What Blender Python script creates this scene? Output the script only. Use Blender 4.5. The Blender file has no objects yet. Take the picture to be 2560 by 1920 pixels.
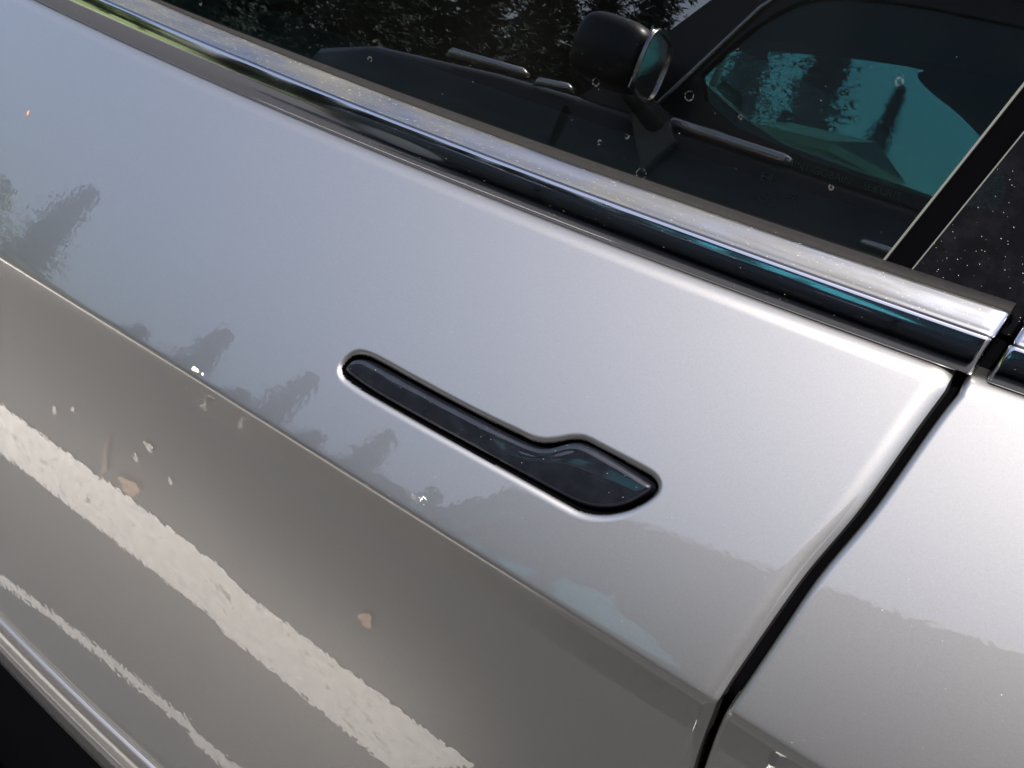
import bpy, bmesh, math, random
import numpy as np
from mathutils import Matrix, Vector

S = bpy.context.scene
COL = S.collection
R_ = math.radians

# ------------------------------------------------------------------ camera, world, sun, exposure
cam_d = bpy.data.cameras.new('camera')
cam_d.sensor_width = 36.0
cam_d.lens = 2800.0 / 2560.0 * 36.0
cam_d.clip_start = 0.02
cam_d.clip_end = 2000.0
cam_d.dof.use_dof = True
cam_d.dof.focus_distance = 0.62
cam_d.dof.aperture_fstop = 60.0
cam = bpy.data.objects.new('camera', cam_d)
COL.objects.link(cam)
cam.matrix_world = Matrix(((0.80977, -0.38907, 0.43920, 0.2824),
                           (0.57903, 0.40889, -0.70536, -0.4124),
                           (0.09485, 0.82549, 0.55639, 1.1715),
                           (0, 0, 0, 1)))
S.camera = cam

SUN = Vector((0.22, -0.39, 0.895)).normalized()
SUN_EL = math.asin(SUN.z)
world = bpy.data.worlds.new("World")
S.world = world
world.use_nodes = True
wn = world.node_tree
bg = wn.nodes['Background']
sky = wn.nodes.new('ShaderNodeTexSky')
sky.sky_type = 'NISHITA'
sky.sun_disc = False
sky.sun_elevation = SUN_EL
sky.sun_rotation = math.atan2(SUN.x, SUN.y)
sky.air_density = 0.8
sky.dust_density = 5.0
wn.links.new(sky.outputs[0], bg.inputs[0])
bg.inputs[1].default_value = 0.15
sun_d = bpy.data.lights.new('sun', 'SUN')
sun_d.energy = 4.3
sun_d.angle = R_(0.5)
sun_d.color = (1.0, 0.975, 0.93)
sun = bpy.data.objects.new('sun', sun_d)
COL.objects.link(sun)
sun.rotation_euler = SUN.to_track_quat('Z', 'Y').to_euler()
S.view_settings.view_transform = 'Standard'
S.view_settings.look = 'None'
S.view_settings.gamma = 1.0
S.view_settings.exposure = 1.85
S.render.engine = 'CYCLES'
S.cycles.max_bounces = 10
S.cycles.transparent_max_bounces = 16
S.cycles.caustics_reflective = False
S.cycles.caustics_refractive = False

# ------------------------------------------------------------------ helpers
def tag(o, label=None, cat=None, group=None, kind=None):
    if label: o['label'] = label
    if cat: o['category'] = cat
    if group: o['group'] = group
    if kind: o['kind'] = kind
    return o

def empty(name, loc=(0, 0, 0), rz=0.0):
    o = bpy.data.objects.new(name, None)
    o.location = loc
    o.rotation_euler = (0, 0, rz)
    o.empty_display_size = 0.1
    COL.objects.link(o)
    return o

def mesh_obj(name, verts, faces, mats, parent=None, smooth=True, mi=None):
    me = bpy.data.meshes.new(name)
    me.from_pydata([tuple(map(float, v)) for v in verts], [], faces)
    for m in (mats if isinstance(mats, (list, tuple)) else [mats]):
        me.materials.append(m)
    if mi is not None:
        me.polygons.foreach_set('material_index', mi)
    if smooth:
        me.polygons.foreach_set('use_smooth', [True] * len(me.polygons))
    me.update()
    o = bpy.data.objects.new(name, me)
    COL.objects.link(o)
    if parent: o.parent = parent
    return o

def grid_obj(name, P, mats, parent=None, mi=None, flip=False, keep=None, smooth=True):
    """P: (rows, cols, 3) array of points"""
    nr, nc = P.shape[:2]
    idx = np.arange(nr * nc).reshape(nr, nc)
    a, b, c, d = idx[:-1, :-1], idx[:-1, 1:], idx[1:, 1:], idx[1:, :-1]
    F = np.stack([a, d, c, b] if not flip else [a, b, c, d], -1).reshape(-1, 4)
    if mi is not None: mi = mi.reshape(-1)
    if keep is not None:
        k = keep.reshape(-1)
        F = F[k]
        if mi is not None: mi = mi[k]
    V = P.reshape(-1, 3)
    used = np.unique(F)
    remap = np.full(len(V), -1); remap[used] = np.arange(len(used))
    V = V[used]; F = remap[F]
    me = bpy.data.meshes.new(name)
    me.vertices.add(len(V)); me.vertices.foreach_set('co', V.astype(np.float32).ravel())
    me.loops.add(F.size); me.loops.foreach_set('vertex_index', F.astype(np.int32).ravel())
    me.polygons.add(len(F))
    me.polygons.foreach_set('loop_start', np.arange(0, F.size, 4, dtype=np.int32))
    me.polygons.foreach_set('loop_total', np.full(len(F), 4, dtype=np.int32))
    for m in (mats if isinstance(mats, (list, tuple)) else [mats]): me.materials.append(m)
    if mi is not None: me.polygons.foreach_set('material_index', mi.astype(np.int32))
    me.update(calc_edges=True)
    me.polygons.foreach_set('use_smooth', np.full(len(F), smooth))
    me.validate()
    o = bpy.data.objects.new(name, me)
    COL.objects.link(o)
    if parent: o.parent = parent
    return o

def bm_obj(name, bm, mats, parent=None, smooth=False):
    me = bpy.data.meshes.new(name)
    bm.normal_update()
    bm.to_mesh(me); bm.free()
    for m in (mats if isinstance(mats, (list, tuple)) else [mats]): me.materials.append(m)
    if smooth: me.polygons.foreach_set('use_smooth', [True] * len(me.polygons))
    o = bpy.data.objects.new(name, me)
    COL.objects.link(o)
    if parent: o.parent = parent
    return o

def add_box(bm, x0, x1, y0, y1, z0, z1, bevel=0.0, seg=2):
    r = bmesh.ops.create_cube(bm, size=1.0)
    vs = r['verts']
    for v in vs:
        v.co = ((x0 + x1) / 2 + v.co.x * (x1 - x0), (y0 + y1) / 2 + v.co.y * (y1 - y0), (z0 + z1) / 2 + v.co.z * (z1 - z0))
    if bevel > 0:
        es = list({e for v in vs for e in v.link_edges})
        bmesh.ops.bevel(bm, geom=es, offset=bevel, segments=seg, affect='EDGES', profile=0.5)

def tube_pts(pts, rad, seg=10, cap=True):
    pts = [Vector(p) for p in pts]
    rads = rad if isinstance(rad, (list, tuple)) else [rad] * len(pts)
    V, F = [], []
    prev = None
    for i, p in enumerate(pts):
        t = (pts[min(i + 1, len(pts) - 1)] - pts[max(i - 1, 0)]).normalized()
        if prev is None:
            u = t.orthogonal().normalized()
        else:
            u = (prev - t * prev.dot(t)).normalized()
        prev = u
        w = t.cross(u)
        for k in range(seg):
            a = 2 * math.pi * k / seg
            V.append(p + (u * math.cos(a) + w * math.sin(a)) * rads[i])
    for i in range(len(pts) - 1):
        for k in range(seg):
            a = i * seg + k; b = i * seg + (k + 1) % seg
            F.append((a, b, b + seg, a + seg))
    if cap:
        F.append(tuple(range(seg))[::-1])
        F.append(tuple(range((len(pts) - 1) * seg, len(pts) * seg)))
    return V, F

def prism(name, poly_xz, y0, y1, mats, parent=None, bevel=0.0):
    """polygon in x,z extruded from y0 to y1"""
    bm = bmesh.new()
    a = [bm.verts.new((x, y0, z)) for x, z in poly_xz]
    b = [bm.verts.new((x, y1, z)) for x, z in poly_xz]
    n = len(a)
    bm.faces.new(a); bm.faces.new(b[::-1])
    for i in range(n):
        bm.faces.new((a[i], b[i], b[(i + 1) % n], a[(i + 1) % n]))
    bmesh.ops.recalc_face_normals(bm, faces=bm.faces)
    if bevel > 0:
        bmesh.ops.bevel(bm, geom=list(bm.edges), offset=bevel, segments=2, affect='EDGES', profile=0.5)
    return bm_obj(name, bm, mats, parent)

# ------------------------------------------------------------------ materials
class NT:
    def __init__(s, name):
        s.m = bpy.data.materials.new(name); s.m.use_nodes = True
        s.t = s.m.node_tree
        s.out = s.t.nodes['Material Output']; s.p = s.t.nodes['Principled BSDF']
        s.co = None
    def n(s, typ, **kw):
        o = s.t.nodes.new(typ)
        for k, v in kw.items(): setattr(o, k, v)
        return o
    def l(s, a, b): s.t.links.new(a, b)
    def coord(s):
        if s.co is None: s.co = s.n('ShaderNodeTexCoord').outputs['Object']
        return s.co
    def math(s, op, a, b=None, clamp=False):
        o = s.n('ShaderNodeMath', operation=op, use_clamp=clamp)
        for i, v in enumerate((a, b)):
            if v is None: continue
            if isinstance(v, (int, float)): o.inputs[i].default_value = v
            else: s.l(v, o.inputs[i])
        return o.outputs[0]
    def noise(s, scale, detail=3.0, rough=0.5, vec=None, stretch=None):
        o = s.n('ShaderNodeTexNoise')
        o.inputs['Scale'].default_value = scale; o.inputs['Detail'].default_value = detail
        o.inputs['Roughness'].default_value = rough
        v = vec or s.coord()
        if stretch:
            mp = s.n('ShaderNodeMapping'); mp.inputs['Scale'].default_value = stretch
            s.l(v, mp.inputs[0]); v = mp.outputs[0]
        s.l(v, o.inputs['Vector'])
        return o.outputs['Fac']
    def ramp(s, f, p0, p1, c0=(0, 0, 0, 1), c1=(1, 1, 1, 1)):
        o = s.n('ShaderNodeValToRGB')
        o.color_ramp.elements[0].position = p0; o.color_ramp.elements[0].color = c0
        o.color_ramp.elements[1].position = p1; o.color_ramp.elements[1].color = c1
        s.l(f, o.inputs[0]); return o.outputs[0]
    def specks(s, cells, rmin, rmax, chance):
        """small dust specks: a dot inside some of the cells of a Voronoi lattice"""
        v = s.n('ShaderNodeTexVoronoi', feature='F1'); v.inputs['Scale'].default_value = cells
        s.l(s.coord(), v.inputs['Vector'])
        sep = s.n('ShaderNodeSeparateColor'); s.l(v.outputs['Color'], sep.inputs[0])
        rad = s.n('ShaderNodeMapRange'); s.l(sep.outputs[1], rad.inputs[0])
        rad.inputs[3].default_value = rmin * cells; rad.inputs[4].default_value = rmax * cells
        inside = s.math('LESS_THAN', v.outputs['Distance'], rad.outputs[0])
        pick = s.math('LESS_THAN', sep.outputs[0], chance)
        return s.math('MULTIPLY', inside, pick)
    def mixc(s, f, a, b):
        o = s.n('ShaderNodeMix', data_type='RGBA')
        if isinstance(f, (int, float)): o.inputs[0].default_value = f
        else: s.l(f, o.inputs[0])
        for sock, v in ((o.inputs[6], a), (o.inputs[7], b)):
            if isinstance(v, tuple): sock.default_value = v
            else: s.l(v, sock)
        return o.outputs[2]
    def mixs(s, f, a, b):
        o = s.n('ShaderNodeMixShader')
        if isinstance(f, (int, float)): o.inputs[0].default_value = f
        else: s.l(f, o.inputs[0])
        s.l(a, o.inputs[1]); s.l(b, o.inputs[2]); return o.outputs[0]
    def bump(s, h, strength, dist=0.001):
        o = s.n('ShaderNodeBump'); o.inputs['Strength'].default_value = strength; o.inputs['Distance'].default_value = dist
        s.l(h, o.inputs['Height']); return o.outputs[0]
    def dust(s, cells=260, rmin=.00018, rmax=.0005, chance=.12, col=(.75, .72, .66, 1)):
        """lay dust specks over whatever the principled shader shows"""
        d = s.n('ShaderNodeBsdfDiffuse'); d.inputs[0].default_value = col
        sp = s.specks(cells, rmin, rmax, chance)
        s.l(s.mixs(sp, s.t.links and s.out.inputs[0].links[0].from_socket, d.outputs[0]), s.out.inputs[0])
    def set(s, **kw):
        for k, v in kw.items(): s.p.inputs[k.replace('_', ' ')].default_value = v
        return s

def simple(name, col, rough=0.5, metal=0.0, var=0.12, scale=30, **kw):
    t = NT(name)
    t.set(Roughness=rough, Metallic=metal)
    c = tuple(col) + (1,)
    f = t.noise(scale, 4)
    t.l(t.mixc(f, tuple(v * (1 - var) for v in col) + (1,), tuple(min(1, v * (1 + var)) for v in col) + (1,)), t.p.inputs['Base Color'])
    for k, v in kw.items(): t.p.inputs[k.replace('_', ' ')].default_value = v
    return t.m

def make_paint():
    t = NT('silver_paint')
    t.set(Metallic=1.0, Roughness=0.38)
    f = t.noise(1300, 2)
    t.l(t.mixc(f, (.150, .147, .141, 1), (.205, .201, .193, 1)), t.p.inputs['Base Color'])
    t.p.inputs['Coat Weight'].default_value = 1.0
    t.p.inputs['Coat Roughness'].default_value = 0.002
    t.p.inputs['Coat IOR'].default_value = 1.5
    peel = t.noise(250, 0)
    fine = t.noise(900, 1)
    h = t.math('ADD', t.math('MULTIPLY', peel, 0.6), t.math('MULTIPLY', fine, 0.0))
    t.l(t.bump(h, 0.038, 0.0006), t.p.inputs['Coat Normal'])
    t.dust(380, .00007, .00026, .11, (.27, .265, .25, 1))
    return t.m

def make_black_gloss(name='black_gloss', dust=.12, tint=(.0025, .0028, .004), ior=1.5, spec=.42):
    t = NT(name)
    t.set(Roughness=0.03)
    t.p.inputs['Specular IOR Level'].default_value = spec
    t.p.inputs['IOR'].default_value = ior
    sm = t.noise(90, 5, .6)
    t.l(t.mixc(t.ramp(sm, .45, .8), tint + (1,), tuple(v * 1.6 + .001 for v in tint) + (1,)), t.p.inputs['Base Color'])
    t.l(t.ramp(sm, .4, .9, (.015, .015, .015, 1), (.04, .04, .04, 1)), t.p.inputs['Roughness'])
    t.dust(560, .00006, .00020, dust, (.26, .25, .24, 1))
    return t.m

def make_chrome_dark():
    t = NT('dark_chrome')
    t.set(Metallic=1.0, Roughness=0.06)
    t.p.inputs['Base Color'].default_value = (.28, .28, .295, 1)
    st = t.noise(160, 3, .6, stretch=(.05, 1, 1))
    t.l(t.ramp(st, .3, .8, (.03, .03, .03, 1), (.12, .12, .12, 1)), t.p.inputs['Roughness'])
    t.dust(480, .00006, .00019, .30, (.26, .24, .20, 1))
    return t.m

def make_chrome_satin():
    t = NT('dusty_chrome')
    t.set(Metallic=1.0)
    st = t.noise(170, 4, .65, stretch=(.045, 1, 1))
    film = t.noise(60, 4, .65, stretch=(.16, 1, 1))
    t.l(t.mixc(t.ramp(film, .35, .7), (.13, .136, .152, 1), (.115, .113, .104, 1)), t.p.inputs['Base Color'])
    t.l(t.ramp(st, .2, .9, (.22, .22, .22, 1), (.42, .42, .42, 1)), t.p.inputs['Roughness'])
    t.l(t.bump(st, .25, .0004), t.p.inputs['Normal'])
    # a film of pollen and road dust lies on the upward face
    d = t.n('ShaderNodeBsdfDiffuse'); d.inputs[0].default_value = (.056, .0545, .048, 1)
    m = t.mixs(t.math('MULTIPLY', t.ramp(film, .34, .66), .65), t.p.outputs[0], d.outputs[0])
    t.l(m, t.out.inputs[0])
    t.dust(700, .00008, .00024, .5, (.30, .275, .21, 1))
    return t.m

def make_rubber():
    t = NT('black_rubber')
    f = t.noise(300, 3)
    t.l(t.mixc(f, (.0025, .0023, .0023, 1), (.006, .0055, .0052, 1)), t.p.inputs['Base Color'])
    t.set(Roughness=.75)
    t.p.inputs['Specular IOR Level'].default_value = .12
    t.dust(420, .0001, .00022, .2, (.16, .15, .14, 1))
    return t.m

def make_glass():
    t = NT('tinted_window_glass')
    tr = t.n('ShaderNodeBsdfTransparent'); tr.inputs[0].default_value = (.17, .21, .215, 1)
    gl = t.n('ShaderNodeBsdfGlossy'); gl.inputs['Roughness'].default_value = 0.0
    gl.inputs[0].default_value = (1, 1, 1, 1)
    fr = t.n('ShaderNodeFresnel'); fr.inputs[0].default_value = 1.78
    m = t.mixs(fr.outputs[0], tr.outputs[0], gl.outputs[0])
    df = t.n('ShaderNodeBsdfDiffuse'); df.inputs[0].default_value = (.24, .23, .21, 1)
    sp = t.specks(400, .00007, .00022, .10)
    # dried rain rings
    v = t.n('ShaderNodeTexVoronoi'); v.inputs['Scale'].default_value = 62
    t.l(t.coord(), v.inputs['Vector'])
    sep = t.n('ShaderNodeSeparateColor'); t.l(v.outputs['Color'], sep.inputs[0])
    r0 = t.math('ADD', t.math('MULTIPLY', sep.outputs[1], .12), .10)
    ring = t.math('LESS_THAN', t.math('ABSOLUTE', t.math('SUBTRACT', v.outputs['Distance'], r0)), .022)
    ring = t.math('MULTIPLY', ring, t.math('LESS_THAN', sep.outputs[0], .22))
    brk = t.ramp(t.noise(500, 2), .42, .6)
    ring = t.math('MULTIPLY', t.math('MULTIPLY', ring, brk), .10)
    film = t.math('MULTIPLY', t.ramp(t.noise(9, 3), .3, .8), .006)
    fac = t.math('ADD', t.math('MAXIMUM', t.math('MULTIPLY', sp, .55), ring), film, True)
    t.l(t.mixs(fac, m, df.outputs[0]), t.out.inputs[0])
    return t.m

def make_glass_back(name='glass_inner', c=(.75, .85, .85)):
    t = NT(name)
    tr = t.n('ShaderNodeBsdfTransparent'); tr.inputs[0].default_value = c + (1,)
    t.l(tr.outputs[0], t.out.inputs[0])
    return t.m

def make_teal_glass():
    t = NT('green_tinted_glass')
    tr = t.n('ShaderNodeBsdfTransparent'); tr.inputs[0].default_value = (.58, .86, .86, 1)
    gl = t.n('ShaderNodeBsdfGlossy'); gl.inputs['Roughness'].default_value = 0.0
    t.l(t.mixs(.05, tr.outputs[0], gl.outputs[0]), t.out.inputs[0])
    return t.m

def make_asphalt():
    t = NT('asphalt')
    f = t.noise(140, 4, .65); g = t.noise(2.2, 4, .6)
    a = t.mixc(t.ramp(f, .3, .72), (.010, .0104, .0113, 1), (.033, .0337, .0358, 1))
    t.l(t.mixc(t.ramp(g, .35, .7), a, (.026, .0262, .0268, 1)), t.p.inputs['Base Color'])
    t.set(Roughness=.85)
    t.l(t.bump(f, .5, .004), t.p.inputs['Normal'])
    return t.m

def make_road_paint():
    t = NT('worn_white_road_paint')
    f = t.noise(34, 5, .7); g = t.noise(5, 4, .7)
    m = t.math('MAXIMUM', t.math('MULTIPLY', t.ramp(f, .56, .64), t.ramp(g, .44, .60)), t.math('MULTIPLY', t.ramp(t.noise(120, 3, .6), .62, .68), .7))
    c = t.mixc(t.ramp(t.noise(45, 5, .7), .3, .7), (.46, .44, .405, 1), (.66, .635, .59, 1))
    t.l(t.mixc(m, c, (.20, .18, .16, 1)), t.p.inputs['Base Color'])
    t.set(Roughness=.7)
    return t.m

M = dict(
    paint=make_paint(), gloss=make_black_gloss(), pillar=make_black_gloss('black_pillar_gloss', .5, (.002, .002, .0025), 1.4, .10),
    chrome=make_chrome_dark(), satin=make_chrome_satin(), rubber=make_rubber(), glass=make_glass(), glassin=make_glass_back(),
    teal=make_teal_glass(), asphalt=make_asphalt(), roadpaint=make_road_paint(),
    plastic=simple('black_plastic', (.0008, .0008, .001), .9, Specular_IOR_Level=.0),
    dark=simple('dark_cabin_trim', (.030, .036, .040), .6), card=simple('door_card_vinyl', (.24, .29, .30), .55),
    seat=simple('black_seat_vinyl', (.025, .026, .028), .45),
    edge=simple('glass_edge_strip', (.045, .047, .040), .45),
    suvpaint=simple('dark_car_paint', (.010, .011, .012), .35, 0.0, .05, Coat_Weight=.35, Coat_Roughness=.02),
    suvdark=simple('dark_cabin', (.03, .032, .032), .7), suvdoor=simple('grey_door_trim', (.16, .17, .165), .6),
    silver=simple('bright_trim', (.78, .76, .72), .16, 1.0, .04),
    greyglass=simple('mirror_shell', (.10, .10, .095), .2, 0.0, .1, Coat_Weight=1.0),
    tyre=simple('tyre_rubber', (.02, .02, .02), .8), rim=simple('wheel_alloy', (.45, .45, .46), .3, 1.0),
    bark=simple('bark', (.09, .065, .045), .9, 0, .3, 12), needles=simple('conifer_needles', (.024, .042, .024), .9, 0, .4, 3),
    leaf=simple('broad_leaves', (.10, .14, .035), .6, 0, .4, 3), grass=simple('grass_blades', (.12, .17, .04), .8, 0, .4, 5),
    wall=simple('yellow_wall', (.50, .47, .28), .8, 0, .06, 4), roof=simple('roof_shingle', (.12, .11, .10), .9, 0, .2, 20),
    wood=simple('pole_wood', (.22, .15, .09), .85, 0, .25, 15),
    dry=simple('dry_leaf', (.26, .17, .10), .8, 0, .3, 60), twig=simple('twig_bark', (.12, .08, .06), .9),
    chalk=simple('dried_chalky_residue', (.42, .39, .26), .6, 0, .5, 700),
    ink=simple('glass_etching', (.002, .003, .003), .9, Specular_IOR_Level=.0), husk=simple('brown_husk', (.13, .065, .03), .7, 0, .3, 500),
    paper=simple('pale_litter', (.34, .32, .29), .8),
)

# ------------------------------------------------------------------ setting: ground, markings, verge
def quad_sheet(name, pts, z, mat):
    return mesh_obj(name, [(x, y, z) for x, y in pts], [tuple(range(len(pts)))], mat, smooth=False)

g = 220.0
tag(quad_sheet('ground', [(-g, -g), (g, -g), (g, g), (-g, g)], 0.0, M['asphalt']), kind='structure')

def stripe(name, up, lo, z=0.004, rag=0.008, step=0.009, seed=1):
    """painted line between two edges, its rims a little ragged where the paint has chipped"""
    rnd = random.Random(seed)
    def walk(pl):
        out = []
        for (x0, y0), (x1, y1) in zip(pl[:-1], pl[1:]):
            n = max(2, int(math.hypot(x1 - x0, y1 - y0) / step))
            for i in range(n):
                t = i / n
                out.append((x0 + (x1 - x0) * t + rnd.uniform(-rag, rag) * .3, y0 + (y1 - y0) * t + rnd.uniform(-rag, rag)))
        out.append(pl[-1]); return out
    a, b = walk(up), walk(lo)
    n = min(len(a), len(b))
    pick = lambda l: [l[int(i * (len(l) - 1) / (n - 1))] for i in range(n)]
    a, b = pick(a), pick(b)
    V = [(x, y, z) for x, y in a] + [(x, y, z) for x, y in b]
    F = [(i, i + n, i + n + 1, i + 1) for i in range(n - 1)]
    return tag(mesh_obj(name, V, F, M['roadpaint'], smooth=False), kind='structure')

stripe('parking_line', [(-3.4, -.02), (-1.43, -.32), (-1.15, -.38), (-.90, -.43), (-.68, -.465), (-.47, -.49), (-.26, -.51)],
       [(-3.4, -.16), (-1.50, -.47), (-1.21, -.555), (-.95, -.62), (-.78, -.65), (-.61, -.685), (-.44, -.71)], seed=3, rag=.005)
stripe('parking_line', [(-2.02, -1.06), (-1.93, -1.09), (-1.70, -1.175), (-1.49, -1.25), (-1.28, -1.34), (-1.06, -1.38), (-.90, -1.42)],
       [(-2.08, -1.14), (-1.99, -1.17), (-1.76, -1.265), (-1.56, -1.36), (-1.38, -1.46), (-1.20, -1.52), (-1.00, -1.58)], seed=4, rag=.004)

# grass verge beyond the front of the bay, with a kerb
tag(quad_sheet('grass_verge', [(-60, -60), (-11.2, -60), (-11.2, 40), (-60, 40)], 0.05, M['grass']), kind='structure')
bmk = bmesh.new(); add_box(bmk, -11.3, -11.15, -60, 40, -.02, .13, .02)
tag(bm_obj('kerb', bmk, simple('kerb_concrete', (.42, .41, .39), .85)), kind='structure')

# ------------------------------------------------------------------ body side of the parked car
KB, XB = 0.05, 0.30
def z_crease(x): return np.polyval([-.0568, -.0208, .7036], np.maximum(x, -.75)) + np.minimum(x + .75, 0) * .02
def z_belt(x):
    xc = np.clip(x, -.9, 1.2)
    return np.polyval([.0338, .0272, .8757], xc)
def bow(x): return KB * (x - XB) ** 2
HL = 0.42
def tau(x):
    return np.clip(-.05 * (x + .20), .0035, .040)
def y_side(x, z):
    zc = z_crease(x); zl = z_belt(x)
    u = (z - zc) / (zl - zc)
    up = .010 + .1139 * (.908 * u + .092 * u * u)
    d = zc - z
    dq = np.maximum(d, 0); TAU = tau(x); ex = np.exp(-dq / TAU)
    lo = .010 + .38 * d - (.38 + .60) / (2 * HL) * d * d - (.38 * TAU * (1 - ex) - (.38 + .60) / HL * (TAU ** 2 - ex * (TAU * dq + TAU ** 2)))
    hi = np.where(z > zc, up, .010 + .601 * (z - zc))
    lw = np.where(z < zc, lo, .010 + .06 * d)
    return .5 * (hi + lw) + .5 * np.sqrt((hi - lw) ** 2 + .0009 ** 2) + bow(x)
def n_side(x, z, e=2e-4):
    fx = (y_side(x + e, z) - y_side(x - e, z)) / (2 * e)
    fz = (y_side(x, z + e) - y_side(x, z - e)) / (2 * e)
    n = np.stack([fx, -np.ones_like(fx), fz], -1)
    return n / np.linalg.norm(n, axis=-1, keepdims=True)

GAPL = np.array([[0.2145, 0.8821], [0.2128, 0.8719], [0.2092, 0.8591], [0.1989, 0.8083], [0.1872, 0.7723], [0.1798, 0.7358], [0.1744, 0.708], [0.1728, 0.6957], [0.1689, 0.6632], [0.1662, 0.6379], [0.1646, 0.6144], [0.16, 0.5], [0.16, 0.2]])
GAPR = np.array([[0.2207, 0.8821], [0.2174, 0.8735], [0.2138, 0.8607], [0.2041, 0.8105], [0.1926, 0.7747], [0.186, 0.7368], [0.1796, 0.7021], [0.1775, 0.6934], [0.173, 0.6596], [0.1697, 0.6198], [0.166, 0.5], [0.166, 0.2]])
def smooth_curve(A, n=400):
    z = np.linspace(A[0, 1], A[-1, 1], n)
    x = np.interp(-z, -A[:, 1], A[:, 0])
    k = np.hanning(27); k /= k.sum()
    xp = np.pad(x, 13, mode='reflect', reflect_type='odd')
    return z, np.convolve(xp, k, 'valid')
ZGL, XGL = smooth_curve(GAPL); ZGR, XGR = smooth_curve(GAPR)
def gap_l(z): return np.interp(-z, -ZGL, XGL) - .0013
def gap_r(z): return np.interp(-z, -ZGR, XGR)

HANDLE = [[-0.1335, 0.7634], [-0.1268, 0.7657], [-0.1149, 0.7658], [-0.0792, 0.7654], [-0.039, 0.766], [-0.0159, 0.7661], [-0.0011, 0.7663], [0.0084, 0.7669], [0.0172, 0.7685], [0.0239, 0.7716], [0.0298, 0.7758], [0.0337, 0.7781], [0.038, 0.7798], [0.0435, 0.7805], [0.0561, 0.7803], [0.0734, 0.7794], [0.0839, 0.7784], [0.0887, 0.778], [0.0902, 0.7769], [0.0901, 0.7751], [0.0885, 0.7722], [0.0817, 0.7645], [0.0756, 0.7599], [0.0686, 0.7563], [0.061, 0.7535], [0.0507, 0.7517], [0.038, 0.7514], [0.0198, 0.7515], [-0.0176, 0.7519], [-0.0651, 0.7515], [-0.0915, 0.7515], [-0.1133, 0.7517], [-0.1343, 0.7533], [-0.1378, 0.7545], [-0.139, 0.7555], [-0.1392, 0.7571], [-0.1365, 0.7611]]
RECESS = [[-0.1345, 0.7652], [-0.1277, 0.7673], [-0.1164, 0.7681], [-0.0804, 0.7676], [-0.0401, 0.7676], [-0.0146, 0.7681], [-0.0023, 0.7687], [0.0088, 0.7687], [0.0172, 0.7706], [0.0239, 0.7737], [0.0301, 0.7773], [0.0346, 0.7796], [0.0405, 0.7815], [0.0498, 0.7814], [0.0725, 0.7812], [0.0857, 0.7809], [0.0901, 0.7798], [0.0926, 0.7777], [0.0926, 0.7746], [0.0892, 0.769], [0.0829, 0.7624], [0.0749, 0.7569], [0.066, 0.7527], [0.056, 0.7501], [0.0445, 0.75], [0.0205, 0.7503], [-0.0167, 0.7503], [-0.0642, 0.7502], [-0.1124, 0.7503], [-0.1326, 0.7514], [-0.1377, 0.7525], [-0.1405, 0.7544], [-0.1407, 0.757], [-0.1387, 0.7612]]
def chaikin(P, it=2):
    P = np.array(P, float)
    for _ in range(it):
        Q = np.roll(P, -1, 0)
        P = np.stack([.75 * P + .25 * Q, .25 * P + .75 * Q], 1).reshape(-1, 2)
    return P
def sdf(poly, X, Z):
    """signed distance (inside negative), arrays of equal shape"""
    p = np.stack([X.ravel(), Z.ravel()], -1)
    d = np.full(len(p), 1e9); s = np.zeros(len(p), bool)
    A = poly; B = np.roll(poly, -1, 0)
    for a, b in zip(A, B):
        ab = b - a; ap = p - a
        t = np.clip((ap @ ab) / (ab @ ab), 0, 1)
        d = np.minimum(d, ((ap - t[:, None] * ab) ** 2).sum(1))
        c = (a[1] > p[:, 1]) != (b[1] > p[:, 1])
        with np.errstate(divide='ignore', invalid='ignore'):
            xi = a[0] + (p[:, 1] - a[1]) * ab[0] / ab[1]
        s ^= c & (p[:, 0] < xi)
    d = np.sqrt(d)
    return np.where(s, -d, d).reshape(X.shape)
HP, RP = chaikin(HANDLE), chaikin(RECESS)

def edge_roll(e, r, hem):
    """inward depth at distance e from a panel edge; e<0 runs down the hem"""
    e0 = r * (1 - math.sin(R_(36))) if r > .015 else 0.0
    c = np.clip(e + e0, 0, r)
    q = r - np.sqrt(np.maximum(r * r - (r - c) ** 2, 0))
    d0 = r - math.sqrt(r * r - (r - e0) ** 2)
    return np.where(e >= r, 0, np.where(e >= 0, q, d0 + (-e) * hem))

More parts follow.
